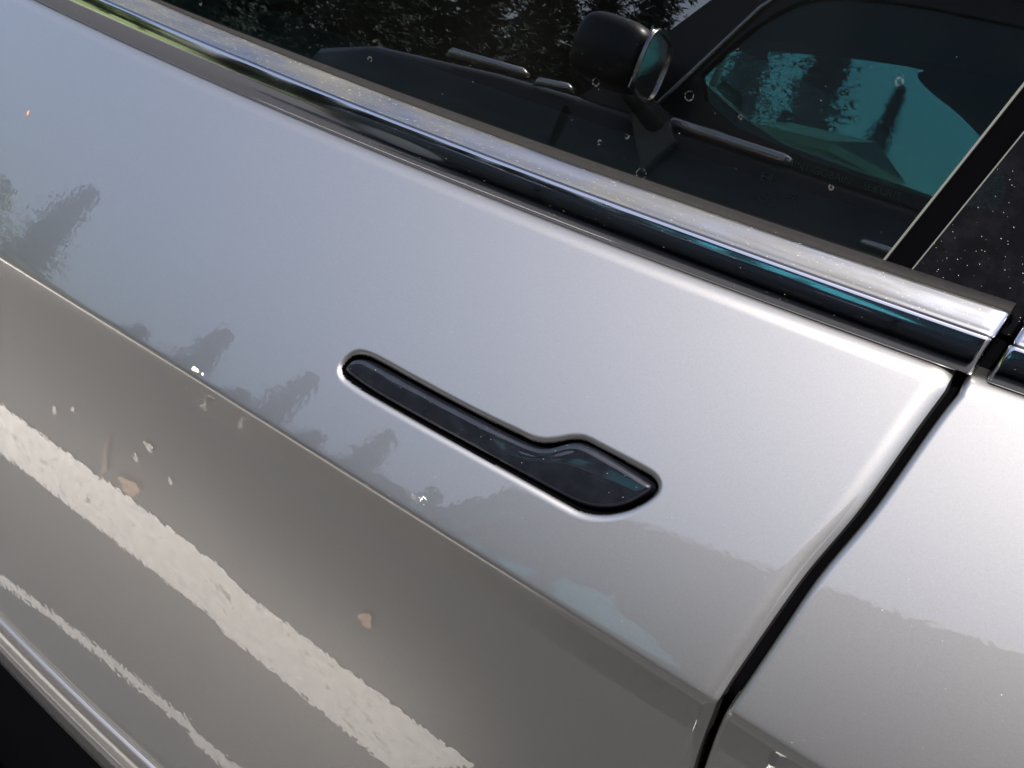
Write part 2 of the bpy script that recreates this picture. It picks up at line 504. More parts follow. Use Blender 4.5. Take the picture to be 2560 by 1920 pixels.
ZBOT = .2835
FL_R = .0160
def panel(name, parent, xl_fn, xr_fn, roll_l, roll_r, dense=None, label=None):
    # columns: parameter in [0,1] from left edge to right edge, packed near the rolled edges
    def edge_cols(r):
        th = np.linspace(0, math.pi / 2, 15)
        return r - r * np.sin(th)[::-1] if False else r * (1 - np.cos(th))
    eL = np.concatenate([[-.012, -.004, -.0012], edge_cols(roll_l)]) if roll_l else np.array([0.0])
    eR = np.concatenate([[-.012, -.004, -.0012], edge_cols(roll_r)]) if roll_r else np.array([0.0])
    # rows
    zt = np.linspace(0, 1, 46)
    if dense is not None:
        pass
    rows = []
    # flange arc first (top), then panel rows, then bottom roll
    nfl = 14
    tmax = None
    # panel rows are given as absolute heights relative to crease/belt so that they bend with the lines
    zrows = []
    up = np.concatenate([np.linspace(1.0, 0.35, 26), ])
    body = {}
    # build absolute z grid at reference x=0 then warp: z = zc + u*(zl-zc) above, z = zc - d below
    uref = []
    if dense is not None:
        z0c, z0b = float(z_crease(np.array(0.))), float(z_belt(np.array(0.)))
        ZD0, ZD1 = RP[:, 1].min() - .008, RP[:, 1].max() + .008
        hi = np.linspace(ZD1, z0b - .0100, 24)[1:][::-1]
        de = np.arange(ZD0, ZD1 + .0001, .0006)[::-1]
        lo = np.linspace(ZD0, z0c + .014, 12)[1:]
        zz = np.concatenate([hi, de, lo])
        uref = (zz - z0c) / (z0b - z0c)
    else:
        z0c, z0b = float(z_crease(np.array(0.))), float(z_belt(np.array(0.)))
        uref = (np.linspace(z0b - .0100, z0c + .014, 60) - z0c) / (z0b - z0c)
    dref = np.concatenate([np.linspace(-.012, .02, 40), np.linspace(.022, .40, 90)])
    return eL, eR, uref, dref

def build_skin(name, parent, xl_fn, xr_fn, rl, rr, xcols, dense, recess, flip=False):
    eL, eR, uref, dref = panel(name, parent, xl_fn, xr_fn, rl, rr, dense)
    # row heights as functions of x: stacked (rows, cols)
    def zrow(u=None, d=None):
        return u, d
    rows_u = list(uref); rows_d = [v for v in dref]
    nR = len(rows_u) + len(rows_d)
    # interior columns (absolute x), then edges
    X0 = np.array(xcols)
    def height(x):
        zc, zb = z_crease(x), z_belt(x)
        Zu = zc[None, :] + np.array(rows_u)[:, None] * (zb - zc)[None, :]
        Zd = zc[None, :] - np.array(rows_d)[:, None] * ((zc - ZBOT - .0001) / .40 * 1.0)[None, :]
        return np.concatenate([Zu, Zd], 0)
    # start with approximate z at edges to know the edge x
    Zc = height(X0)
    nC = len(eL) * (rl > 0) + len(X0) + len(eR) * (rr > 0)
    def cols_for(zcol_l, zcol_r):
        pass
    Zl = Zc[:, :1]; Zr = Zc[:, -1:]
    parts_x, parts_e = [], []
    if rl:
        xe = xl_fn(Zl)
        parts_x.append(xe + eL[None, :]); parts_e.append((np.broadcast_to(eL, (nR, len(eL))), 0))
    lo_ = (xl_fn(Zl) + (eL[-1] + .001 if rl else 0)); hi_ = (xr_fn(Zr) - (eR[-1] + .001 if rr else 0))
    # map interior columns linearly from [X0.min, X0.max] leaving the dense middle alone
    Xi = np.broadcast_to(X0, (nR, len(X0))).copy()
    a0, a1 = X0[0], X0[-1]
    wl = np.clip((-.16 - X0) / (-.16 - a0), 0, 1) if a0 < -.2 else np.clip((a1 - X0) / (a1 - a0), 0, 1)
    wr = np.clip((X0 - .11) / (a1 - .11), 0, 1) if a0 < -.2 else np.clip((X0 - a0) / (a1 - a0), 0, 1)
    Xi = Xi + (lo_ - a0) * wl[None, :] + (hi_ - a1) * wr[None, :]
    parts_x.append(Xi)
    if rr:
        xe = xr_fn(Zr)
        parts_x.append(xe - eR[::-1][None, :])
    X = np.concatenate(parts_x, 1)
    zc, zb = z_crease(X), z_belt(X)
    U = np.array(rows_u)[:, None]; D = np.array(rows_d)[:, None]
    nu = len(rows_u)
    Z = np.empty_like(X)
    Z[:nu] = zc[:nu] + U * (zb - zc)[:nu]
    Z[nu:] = zc[nu:] - D * ((zc[nu:] - ZBOT) / .40)
    # re-evaluate the edge columns at the settled heights
    nl = len(eL) if rl else 0; nr_ = len(eR) if rr else 0
    if rl: X[:, :nl] = xl_fn(Z[:, :nl]) + eL[None, :]
    if rr: X[:, -nr_:] = xr_fn(Z[:, -nr_:]) - eR[::-1][None, :]
    Y = y_side(X, Z); N = n_side(X, Z)
    depth = np.zeros_like(X)
    if rl: depth += edge_roll(X - xl_fn(Z), rl, 1.8)
    if rr: depth += edge_roll(xr_fn(Z) - X, rr, 1.8)
    xe_l, xe_r = np.minimum(X - xl_fn(Z), 0) if rl else 0, np.minimum(xr_fn(Z) - X, 0) if rr else 0
    Xd = X - (xe_l if rl else 0) + (xe_r if rr else 0)   # hem goes straight in
    sd = None
    if recess:
        sd = np.full_like(X, 1.0)
        near = (X > RP[:, 0].min() - .012) & (X < RP[:, 0].max() + .012) & (Z > RP[:, 1].min() - .012) & (Z < RP[:, 1].max() + .012)
        sd[near] = sdf(RP, X[near], Z[near])
        rlip = .0042
        q = rlip - np.sqrt(np.maximum(rlip ** 2 - (rlip - np.clip(sd, 0, rlip)) ** 2, 0))
        depth += np.where(sd >= rlip, 0, np.where(sd >= 0, q, rlip + np.minimum(.012, -sd * 9)))
    P = np.stack([Xd, Y, Z], -1) - N * depth[..., None]
    # flange rolling inward below the belt trim
    th0 = np.arctan2(N[0, :, 2], -N[0, :, 1])
    fl = []
    C0 = P[0] - FL_R * np.stack([np.zeros_like(th0), -np.cos(th0), np.sin(th0)], -1)
    for k in range(1, 13):
        th = th0 + (R_(62) - th0) * k / 12
        fl.append(C0 + FL_R * np.stack([np.zeros_like(th), -np.cos(th), np.sin(th)], -1))
    last = fl[-1]
    fl.append(last + np.array([0, .004, .0021])); fl.append(last + np.array([0, .014, .0035])); fl.append(last + np.array([0, .015, -.012]))
    # bottom edge roll
    thb = np.arctan2(N[-1, :, 2], -N[-1, :, 1])
    rb = .004; bt = []
    C1 = P[-1] - rb * np.stack([np.zeros_like(thb), -np.cos(thb), np.sin(thb)], -1)
    for k in range(1, 8):
        th = thb + (R_(-90) - thb) * k / 7
        bt.append(C1 + rb * np.stack([np.zeros_like(th), -np.cos(th), np.sin(th)], -1))
    bt.append(bt[-1] + np.array([0, .014, .001]))
    P = np.concatenate([np.stack(fl[::-1], 0), P, np.stack(bt, 0)], 0)
    mi = None
    if recess:
        full = np.ones(P.shape[:2]); full[len(fl):len(fl) + X.shape[0]] = sd
        cell = np.minimum(np.minimum(full[:-1, :-1], full[1:, 1:]), np.minimum(full[1:, :-1], full[:-1, 1:]))
        mi = (cell < .0004).astype(int)
    return grid_obj(name, P, [M['paint'], M['plastic']], parent, mi=mi)

CARX0, CARX1 = -1.02, 1.10
car = empty('parked_car', (0.3, 0.85, 0))
tag(car, 'silver car with flush black door handle and dark chrome trim below its windows', 'car')
def own(o, parent=None):
    """parent without moving (parents are unrotated empties or plain meshes at the origin)"""
    p = parent or car
    o.parent = p
    o.matrix_parent_inverse = Matrix.Translation(-Vector(p.matrix_world.translation if p is not car else car.location))
    return o

xc_front = np.concatenate([np.linspace(CARX0, -.30, 40), np.linspace(-.29, RP[:, 0].min() - .010, 22), np.arange(RP[:, 0].min() - .008, RP[:, 0].max() + .008, .0006), np.linspace(RP[:, 0].max() + .010, .14, 7)])
door = build_skin('front_door', None, lambda z: np.full_like(z, CARX0), gap_l, 0.004, 0.019, xc_front, True, True)
own(door)
xc_rear = np.concatenate([np.linspace(.20, .34, 24), np.linspace(.36, CARX1, 26)])
rdoor = build_skin('rear_door', None, gap_r, lambda z: np.full_like(z, CARX1), 0.0045, 0.004, xc_rear, None, False)
own(rdoor)
xc_f = np.linspace(-2.1, CARX0 - .02, 40)
fender = build_skin('front_fender', None, lambda z: np.full_like(z, -2.1), lambda z: np.full_like(z, CARX0 - .005), 0.02, 0.004, xc_f, None, False)
own(fender)
xc_q = np.linspace(CARX1 + .02, 2.1, 40)
quarter = build_skin('rear_quarter_panel', None, lambda z: np.full_like(z, CARX1 + .005), lambda z: np.full_like(z, 2.1), 0.004, 0.02, xc_q, None, False)
own(quarter)

# dark weatherstrip that closes the gap between the doors
zz = np.linspace(.285, .897, 90)
xm = (gap_l(zz) + gap_r(zz)) / 2
Pg = np.stack([np.stack([xm + dx, y_side(xm, zz) + .0165 + abs(dx) * .2, zz], -1) for dx in (-.02, -.01, 0, .01, .02)], 1)
own(grid_obj('door_gap_seal', Pg, M['plastic'], flip=True))

# ------------------------------------------------------------------ door handle
res = .0006
hx = np.arange(HP[:, 0].min() - .0035, HP[:, 0].max() + .0035, res); hz = np.arange(HP[:, 1].min() - .0035, HP[:, 1].max() + .0035, res)
HX, HZ = np.meshgrid(hx, hz[::-1])
si = -sdf(HP, HX, HZ)
rh = .0030
HN = n_side(HX, HZ)
depth = edge_roll(si, rh, 10.0)
depth = np.minimum(depth, .014)
hm = HP[:, 1].min()
hx1 = HP[:, 0].max()
mid = np.interp(HX, [hx1 - .227, hx1 - .107, hx1 - .067, hx1 - .002], [hm + .0080, hm + .0080, hm + .0127, hm + .0155])
crown = .0012 - 4.2 * (HZ - mid) ** 2 - .05 * (HX - hx1 + .107) ** 2
scoop = .0030 * np.exp(-((HX - hx1 + .076) / .018) ** 2 - ((HZ - hm - .0237 - .35 * (HX - hx1 + .076)) / .0085) ** 2)
inside = np.clip(si / .004, 0, 1)
lift = -.0006 + crown * 1.0 - scoop * inside + .19 * (HZ - mid)
HPt = np.stack([HX, y_side(HX, HZ), HZ], -1) + HN * (lift - depth)[..., None]
cell = np.maximum(np.maximum(si[:-1, :-1], si[1:, 1:]), np.maximum(si[1:, :-1], si[:-1, 1:]))
handle = grid_obj('door_handle', HPt, M['gloss'], keep=cell > -.0015)
own(handle, door)

# ------------------------------------------------------------------ belt trim, seal, window
def extrude_profile(name, prof, x0, x1_fn, mats, parent, mi_rows=None, end_roll=0.0, n=160, start_roll=0.0, x1=None):
    """prof(x) -> (rows, 2) of (y, z) for an x array; right end rolled in by end_roll"""
    xs = np.linspace(0, 1, n)
    rows = prof(np.array([0.0])).shape[0]
    out = np.zeros((rows, n, 3))
    er = np.zeros(n); 
    base = prof(np.full(n, 0.0))
    for r in range(rows):
        xe = x1_fn(r)
        X = x0 + (xe - x0) * xs
        q = prof(X)
        out[r, :, 0] = X; out[r, :, 1] = q[r, :, 0]; out[r, :, 2] = q[r, :, 1]
    return out

def trim_prof(x):
    zb = z_belt(x); b = bow(x) + .0289
    zr = np.polyval([.0270, .0202, .8992], np.clip(x, -.9, 1.2))   # ridge
    zt = np.polyval([.0402, .0246, .9058], np.clip(x, -.9, 1.2))   # upper edge at the seal
    rows = []
    zb = zb - .0034; zr = zr - .0030; h = zr - zb
    # under edge, lower convex face, small groove at the ridge, upper face
    rows += [(.108 + b, zb + .0002), (0.0972 + b, zb + .0002), (0.0960 + b, zb + .0007)]
    for t in np.linspace(.08, .93, 16):
        rows.append((0.0957 + b + .0046 * t * t, zb + h * t))
    rows += [(.1002 + b, zr - .0004), (.1008 + b, zr + .0001), (.1014 + b, zr - .0002), (.1020 + b, zr + .0004), (.1026 + b, zr + .0004)]
    for t in np.linspace(.12, 1, 9):
        rows.append((.1022 + b + (.112 - .1022) * t, zr + .0005 + (zt - zr - .0005) * t + .0010 * math.sin(math.pi * t)))
    rows += [(.1124 + b, zt - .0004), (.1126 + b, zt - .004)]
    return np.stack([np.stack([np.broadcast_to(a, x.shape), np.broadcast_to(c, x.shape)], -1) for a, c in rows], 0)

NLOW = 3 + 16 + 2
def make_trim(name, x0, x1, sgn, parent):
    """sgn +1: rolled end at x1 (front door); -1: rolled end at x0 (rear door)"""
    r_end = .0045
    th = np.linspace(0, math.pi / 2, 8)
    n = 220
    xa = np.linspace(x0, x1, n)
    nr = trim_prof(xa).shape[0]
    rowx = np.interp(np.arange(nr), [0, 2, NLOW - 1, nr - 1], [0, 0, .0035, .0065])  # the end leans back towards the glass
    P = []
    for r in range(nr):
        if sgn > 0: X = np.linspace(x0, x1 + rowx[r] - r_end, n)
        else: X = np.linspace(x0 + rowx[r] + r_end, x1, n)
        q = trim_prof(X)[r]
        row = np.stack([X, q[:, 0], q[:, 1]], -1)
        P.append(row)
    P = np.array(P)
    # rounded end cap: shrink the section towards an inner spine
    e = -1 if sgn > 0 else 0
    sec = P[:, e].copy()
    dn = np.gradient(sec[:, 1:], axis=0)
    nrm = np.stack([dn[:, 1], -dn[:, 0]], -1)
    nrm /= np.linalg.norm(nrm, axis=1, keepdims=True) + 1e-9
    caps = []
    for a in th[1:]:
        s = sec.copy()
        s[:, 0] += sgn * r_end * math.sin(a)
        inn = r_end * (1 - math.cos(a))
        s[:, 1:] += (np.array([.105 + float(bow(s[0, 0])), float(sec[:, 2].mean()) - .002]) - s[:, 1:]) * 0
        s[:, 1] += inn * np.clip(-nrm[:, 0], -1, 1) * 0 + inn * .9
        s[:, 2] -= inn * .55
        caps.append(s)
    s = caps[-1].copy(); s[:, 1] += .012; s[:, 2] -= .006; caps.append(s)
    caps = np.stack(caps, 1)
    P = np.concatenate([P, caps], 1) if sgn > 0 else np.concatenate([caps[:, ::-1], P], 1)
    mi = np.zeros((P.shape[0] - 1, P.shape[1] - 1), int); mi[NLOW + 2:, :] = 1
    if sgn > 0: mi[:, n - 1:] = 0
    else: mi[:, :caps.shape[1]] = 0
    return grid_obj(name, P, [M['chrome'], M['satin']], None, mi=mi, flip=True)

t1 = make_trim('belt_trim', CARX0, .2195, 1, None); own(t1, door)
t2 = make_trim('belt_trim', .2263, CARX1, -1, None); own(t2, rdoor)

GA = R_(14.0)            # lean of the side glass
def glass_pt(x, s, off=0.0):
    """point on the outer glass face, s metres up from the seal line"""
    zt = np.polyval([.0402, .0246, .9058], np.clip(x, -.9, 1.2))
    y = .1514 + bow(.1) + (.10 - np.asarray(x)) * math.tan(R_(2.0))
    z = zt - .004 + s * math.cos(GA)
    # one flat sheet: inward run follows the height above a fixed level
    yy = y + (z - .9029) * math.tan(GA)
    return np.stack([np.asarray(x) + 0 * yy, yy - off * math.cos(GA), z + off * math.sin(GA)], -1)

def seal_prof(X):
    b = bow(X) + .0289
    zt = np.polyval([.0402, .0246, .9058], np.clip(X, -.9, 1.2))
    gy = glass_pt(X, 0.004)[:, 1]
    rows = [(.1120 + b, zt - .003), (.1122 + b, zt + .0002), (.1140 + b, zt + .0016), ((.1140 + b + gy) / 2, zt + .0019), (gy - .0006, zt + .0012), (gy + .0004, zt - .0010), (gy + .0005, zt - .006)]
    return np.stack([np.stack([X, np.broadcast_to(a, X.shape), np.broadcast_to(c, X.shape)], -1) for a, c in rows], 0)
own(grid_obj('window_seal', seal_prof(np.linspace(CARX0, .2245, 120)), M['rubber'], flip=True), door)
own(grid_obj('window_seal', seal_prof(np.linspace(.2315, CARX1, 80)), M['rubber'], flip=True), rdoor)

# pillar line on the glass: x at the seal and x at 0.10 m above it
def pill_x(x0, s): return x0 + s * .325
def sheet(name, xl, xr, s1, mats, off, thick, n=24, m=12, parent=None, s0=-.012):
    """slab lying on the glass plane, left/right edges given as functions of s"""
    ss = np.linspace(s0, s1, m)
    def face(o):
        P = np.zeros((m, n, 3))
        for i, s in enumerate(ss):
            X = np.linspace(xl(s), xr(s), n)
            P[i] = glass_pt(X, s, o)
        return P
    A, B = face(off), face(off - thick)
    nv = m * n
    V = np.concatenate([A.reshape(-1, 3), B.reshape(-1, 3)])
    F = []; mi = []
    for i in range(m - 1):
        for j in range(n - 1):
            a = i * n + j
            F.append((a, a + 1, a + n + 1, a + n)); mi.append(0)
            F.append((nv + a, nv + a + n, nv + a + n + 1, nv + a + 1)); mi.append(1)
    rim = [i for i in range(n)] + [i * n + n - 1 for i in range(1, m)] + [(m - 1) * n + j for j in range(n - 2, -1, -1)] + [i * n for i in range(m - 2, 0, -1)]
    for a, b in zip(rim, rim[1:] + rim[:1]):
        F.append((a, nv + a, nv + b, b)); mi.append(2)
    me = mesh_obj(name, V, F, mats, None, smooth=False, mi=mi)
    return own(me, parent) if parent else own(me)

XP1, XP2 = .1535, .1680
glass = sheet('window_glass', lambda s: CARX0 + s * 1.1, lambda s: pill_x(XP1, s) - .0013, .44, [M['glass'], M['glassin'], M['edge']], 0.0, .004, parent=door)
sheet('glass_edge', lambda s: pill_x(XP1, s) - .0013, lambda s: pill_x(XP1, s), .44, [M['edge']] * 3, .0004, .005, n=3, parent=door)
sheet('pillar_seal', lambda s: pill_x(XP1, s), lambda s: pill_x(XP2, s), .44, [M['plastic']] * 3, -.0030, .005, n=4, parent=door)
sheet('pillar_edge', lambda s: pill_x(XP2, s), lambda s: pill_x(XP2, s) + .0008, .44, [M['edge']] * 3, .0002, .005, n=3, parent=rdoor)
sheet('pillar_cover', lambda s: pill_x(XP2, s) + .0008, lambda s: pill_x(.2860, s), .44, [M['pillar']] * 3, .0004, .005, n=10, parent=rdoor)
sheet('window_glass', lambda s: pill_x(.2885, s), lambda s: CARX1 - s * .9, .44, [M['glass'], M['glassin'], M['edge']], 0.0, .004, parent=rdoor)

# ------------------------------------------------------------------ rocker, roof, cabin of the car
xr_ = np.linspace(-2.1, 2.1, 220)
def rocker_prof(X):
    b = bow(np.clip(X, -1.2, 1.5))
    base = y_side(np.clip(X, -1.2, 1.5), np.full_like(X, ZBOT)) - b
    rows = [(.016, .2795), (.004, .2785), (-.002, .2770), (-.003, .2755), (-.0005, .2660), (.0015, .2550), (.0010, .2475), (-.0042, .2415), (-.0055, .2370), (-.0052, .2330), (-.0035, .2200), (-.0010, .2000), (.001, .1860), (.005, .1810), (.012, .1790), (.05, .1780)]
    return np.stack([np.stack([X, base + b + a, np.full_like(X, c)], -1) for a, c in rows], 0)
own(grid_obj('rocker_panel', rocker_prof(xr_), M['paint']))

own(grid_obj('under_sill_shade', np.stack([np.stack([xr_, rocker_prof(xr_)[-3, :, 1] + a, np.full_like(xr_, c)], -1) for a, c in ((.020, .195), (.010, .172), (-.008, .12), (-.030, .06), (-.030, .012), (.3, .010))], 0), M['plastic']))  # black sheet added below the rocker, standing in for the shade under the car

def shell(name, sections, mat, parent=None, smooth=True):
    P = np.array(sections, float)
    return own(grid_obj(name, P, mat, smooth=smooth))
bm = bmesh.new(); add_box(bm, -2.05, 2.05, .14, 1.62, .16, .24, .02); own(bm_obj('floor_pan', bm, M['plastic']))
# roof, glass-house ends and the far side, so that the cabin is closed and dark
roof = []
for y, z in ((.245, 1.345), (.30, 1.385), (.50, 1.425), (.85, 1.44), (1.20, 1.425), (1.40, 1.385), (1.455, 1.345)):
    roof.append([(x, y, z - .10 * ((x - .25) / 1.0) ** 2) for x in np.linspace(-.75, 1.25, 24)])
shell('roof', roof, M['paint'])
rl = []
for z, y in ((1.30, .226), (1.345, .240), (1.36, .262), (1.34, .29)):
    rl.append([(x, y, z - .10 * ((x - .25) / 1.0) ** 2) for x in np.linspace(-.75, 1.25, 24)])
shell('roof_rail', rl, M['gloss'])
far = []
for z, y in ((.24, 1.60), (.55, 1.70), (.70, 1.70), (.90, 1.62)):
    far.append([(x, y, z) for x in np.linspace(-2.05, 2.05, 12)])
shell('side_body', far, M['paint'])
fw = []
for z, y in ((.90, 1.60), (1.30, 1.46)):
    fw.append([(x, y, z) for x in np.linspace(-.9, 1.4, 6)])
shell('side_window', fw, M['suvdark'])
ws = [[(-1.55 + .0 * t, y, .93) for t, y in zip(range(8), np.linspace(.2, 1.6, 8))], [(-.75, y, 1.335) for y in np.linspace(.26, 1.44, 8)]]
shell('windscreen', ws, M['suvdark'])
rw = [[(1.25, y, 1.335) for y in np.linspace(.26, 1.44, 8)], [(1.95, y, 1.0) for y in np.linspace(.2, 1.6, 8)]]
shell('rear_window', rw, M['suvdark'])
hood = [[(x, y, .93 - .10 * ((-1.5 - x) / .6) ** 2 * (x < -1.5) - .03 * (abs(y - .9) / .7) ** 2) for y in np.linspace(.16, 1.62, 14)] for x in np.linspace(-2.1, -1.45, 10)]
shell('hood', hood, M['paint'])
boot = [[(x, y, 1.0 - .05 * (x - 1.9) - .03 * (abs(y - .9) / .7) ** 2) for y in np.linspace(.16, 1.62, 14)] for x in np.linspace(1.9, 2.1, 5)]
shell('boot_lid', boot, M['paint'])
for nm, xx in (('front_end', -2.1), ('tail_end', 2.1)):
    bm = bmesh.new(); add_box(bm, xx - .02, xx + .02, .22, 1.6, .24, .86, .015); own(bm_obj(nm, bm, M['paint']))
# inner door card: a ledge along the bottom of the window
def card_prof(X):
    gy = glass_pt(X, 0)[:, 1]
    rows = [(.022, .8895), (.022, .904), (.026, .907), (.052, .9085), (.060, .906), (.064, .8945), (.085, .70)]
    zz_ = np.polyval([.0402, .0246, .0], np.clip(X, -.9, 1.2))
    return np.stack([np.stack([X, gy + a, c + zz_], -1) for a, c in rows], 0)
own(grid_obj('door_card', card_prof(np.linspace(CARX0, .19, 60)), M['card'], flip=True))
# seat and steering wheel
bm = bmesh.new()
add_box(bm, -.42, .10, .36, .84, .42, .58, .06, 3)
own(bm_obj('seat_cushion', bm, M['seat'], smooth=True))
bm = bmesh.new(); add_box(bm, -.07, .07, .36, .84, 0, .62, .05, 3)
bmesh.ops.transform(bm, matrix=Matrix.Translation((.12, 0, .52)) @ Matrix.Rotation(R_(20), 4, 'Y'), verts=bm.verts)
own(bm_obj('seat_backrest', bm, M['seat'], smooth=True))
bm = bmesh.new(); add_box(bm, -.05, .05, .47, .73, 0, .17, .04, 3)
bmesh.ops.transform(bm, matrix=Matrix.Translation((.35, 0, 1.12)) @ Matrix.Rotation(R_(16), 4, 'Y'), verts=bm.verts)
own(bm_obj('headrest', bm, M['seat'], smooth=True))
V, F = tube_pts([(-.62 + .06 * math.sin(a), .60 + .18 * math.cos(a), .92 + .17 * math.sin(a)) for a in np.linspace(0, 2 * math.pi, 40)], .014, 8, False)
own(mesh_obj('steering_wheel', V, F, M['seat']))
bm = bmesh.new(); add_box(bm, -1.35, -.78, .20, 1.55, .72, .90, .05, 3); own(bm_obj('dashboard', bm, M['dark'], smooth=True))

# etched marking in the corner of the side glass
def glass_frame(x, s, off=.0005):
    p = Vector(glass_pt(np.array([x]), s, off)[0])
    ux = (Vector(glass_pt(np.array([x + .01]), s, off)[0]) - p).normalized()
    uz = (Vector(glass_pt(np.array([x]), s + .01, off)[0]) - p).normalized()
    n = ux.cross(uz).normalized(); uz = n.cross(ux)
    return Matrix(((ux.x, uz.x, n.x, p.x), (ux.y, uz.y, n.y, p.y), (ux.z, uz.z, n.z, p.z), (0, 0, 0, 1)))
def etched(txt, x, s, size):
    cu = bpy.data.curves.new('glass_marking', 'FONT'); cu.body = txt; cu.size = size; cu.extrude = .00004
    tmp = bpy.data.objects.new('tmp', cu); COL.objects.link(tmp)
    bpy.context.view_layer.update()
    me = bpy.data.meshes.new_from_object(tmp.evaluated_get(bpy.context.evaluated_depsgraph_get()))
    bpy.data.objects.remove(tmp)
    me.materials.clear(); me.materials.append(M['ink'])
    me.transform(glass_frame(x, s))
    o = bpy.data.objects.new('glass_marking', me); COL.objects.link(o)
    return own(o, door)
etched('SAINT-GOBAIN    SEKURIT', .0835, .0375, .0058)
etched('E4', .0735, .0255, .0075)
etched('CCC', .0760, .0140, .0062)
etched('AS2', .0900, .0200, .0055)

# ------------------------------------------------------------------ small things stuck on the paint
def on_side(x, z, off=0.0):
    n = n_side(np.array([x]), np.array([z]))[0]
    return Vector((x, float(y_side(np.array(x), np.array(z))), z)) + Vector(n) * off, Vector(n)
def blob(name, x, z, rx, rz, h, mat, seed, label, cat, rot=0.0):
    rnd = random.Random(seed)
    p, n = on_side(x, z)
    ux = Vector((1, 0, 0)); ux = (ux - n * ux.dot(n)).normalized(); uz = n.cross(ux)
    V = [p + n * h]; F = []
    rings, seg = 4, 20
    for r in range(1, rings + 1):
        for k in range(seg):
            a = 2 * math.pi * k / seg
            w = 1 + (rnd.uniform(-.22, .22) if r > 1 else 0)
            q = r / rings
            dx, dz = math.cos(a) * rx * q * w, math.sin(a) * rz * q * w
            dx, dz = dx * math.cos(rot) - dz * math.sin(rot), dx * math.sin(rot) + dz * math.cos(rot)
            V.append(p + ux * dx + uz * dz + n * (h * (1 - q * q) * rnd.uniform(.5, 1.1) - .00005))
    for k in range(seg): F.append((0, 1 + k, 1 + (k + 1) % seg))
    for r in range(rings - 1):
        for k in range(seg):
            a = 1 + r * seg + k; b = 1 + r * seg + (k + 1) % seg
            F.append((a, a + seg, b + seg, b))
    return tag(mesh_obj(name, V, F, mat), label, cat)
blob('bird_dropping', -.2606, .7098, .0040, .0017, .0008, M['chalk'], 5, 'small dried yellowish white bird dropping stuck just above the door crease', 'bird dropping')
blob('bird_dropping', -.2525, .7097, .0014, .0011, .0003, M['chalk'], 8, 'faint smaller chalky spot right beside the yellowish white dropping', 'bird dropping')
blob('seed_husk', -.5485, .7970, .0014, .0030, .0012, M['husk'], 2, 'tiny brown seed husk stuck high on the silver door near its front', 'seed husk')

# ------------------------------------------------------------------ litter on the asphalt
def ground_leaf(name, x, y, r, rot, mat, label, cat, seed):
    rnd = random.Random(seed)
    n = 14
    V = [(0, 0, .004)]
    for k in range(n):
        a = 2 * math.pi * k / n
        q = r * (1 + .25 * math.cos(3 * a) + rnd.uniform(-.12, .12))
        V.append((q * math.cos(a), q * math.sin(a) * .75, .003 + rnd.uniform(0, .25) * r))
    F = [(0, 1 + k, 1 + (k + 1) % n) for k in range(n)]
    V2 = [(a, b, c - .0012) for a, b, c in V]
    F += [(n + 1, n + 2 + (k + 1) % n, n + 2 + k) for k in range(n)]
    F += [(1 + k, n + 2 + k, n + 2 + (k + 1) % n, 1 + (k + 1) % n) for k in range(n)]
    o = mesh_obj(name, V + V2, F, mat, smooth=False)
    o.location = (x, y, .008); o.rotation_euler = (0, 0, rot)
    return tag(o, label, cat)
ground_leaf('fallen_leaf', -1.02, -.36, .030, .4, M['dry'], 'tan fallen leaf lying on the edge of the white parking line', 'leaf', 1)
ground_leaf('fallen_leaf', -.47, -.31, .018, 1.2, M['dry'], 'small reddish fallen leaf on bare asphalt beside the silver car', 'leaf', 2)
V, F = tube_pts([(-1.06, -.25, .008), (-1.07, -.29, .018), (-1.085, -.34, .012), (-1.12, -.39, .009)], [.003, .006, .006, .003], 6)
tag(mesh_obj('twig', V, F, M['twig']), 'crooked brown twig lying across the edge of the white parking line', 'twig')
rr = random.Random(11)
for i, (x, y, s) in enumerate(((-1.22, -.26, .009), (-1.16, -.23, .007), (-.95, -.22, .012), (-.99, -.27, .009), (-.90, -.28, .008))):
    ground_leaf('paper_scrap', x, y, s, rr.uniform(0, 3), M['paper'],
                ['pale scrap of litter nearest the front of the silver car', 'smallest pale scrap of litter on the asphalt by the twig', 'largest pale scrap of litter on the asphalt by the twig',
                 'pale scrap of litter between the twig and the tan leaf', 'pale scrap of litter behind the tan leaf'][i], 'litter scrap', 20 + i)['group'] = 'pale scraps on the asphalt'

# ------------------------------------------------------------------ dark sport utility vehicle in the next bay
SY = -2.67
SK = 1.2
suv = empty('tall_parked_car', (0.4, -3.6, 0))
tag(suv, 'dark tall car parked in the next bay, mirrored in the silver car\'s window', 'car')
def sown(o, parent=None):
    p = parent or suv
    o.parent = p
    o.matrix_parent_inverse = Matrix.Translation(-Vector(suv.location)) if p is suv else Matrix.Identity(4)
    return o
def suv_body():
    xs = [-3.30, -3.25, -3.10, -2.8, -2.2, -1.6, 0.0, 1.0, 1.8, 2.25, 2.32]
    tops = [.75, .95, 1.10, 1.17, 1.22, 1.245, 1.25, 1.25, 1.24, 1.18, 1.0]
    ins = [.22, .12, .05, .0, .0, .0, .0, .0, .02, .08, .2]
    P = []
    for x, zt, i in zip(xs, tops, ins):
        row = []
        pr = [(.20, .26), (.05, .32), (0, .48), (-.02, .74), (-.005, zt * .88), (.004, zt - .035), (.020, zt - .010), (.05, zt + .003), (.95, zt + .03)]
        for y, z in pr: row.append((x, SY - i - y, z))
        for y, z in pr[-2::-1]: row.append((x, SY - 1.9 + i + y, z))
        row.append(row[0])
        P.append(row)
    return np.array(P, float)
body = sown(grid_obj('body', suv_body(), M['suvpaint'], flip=True))
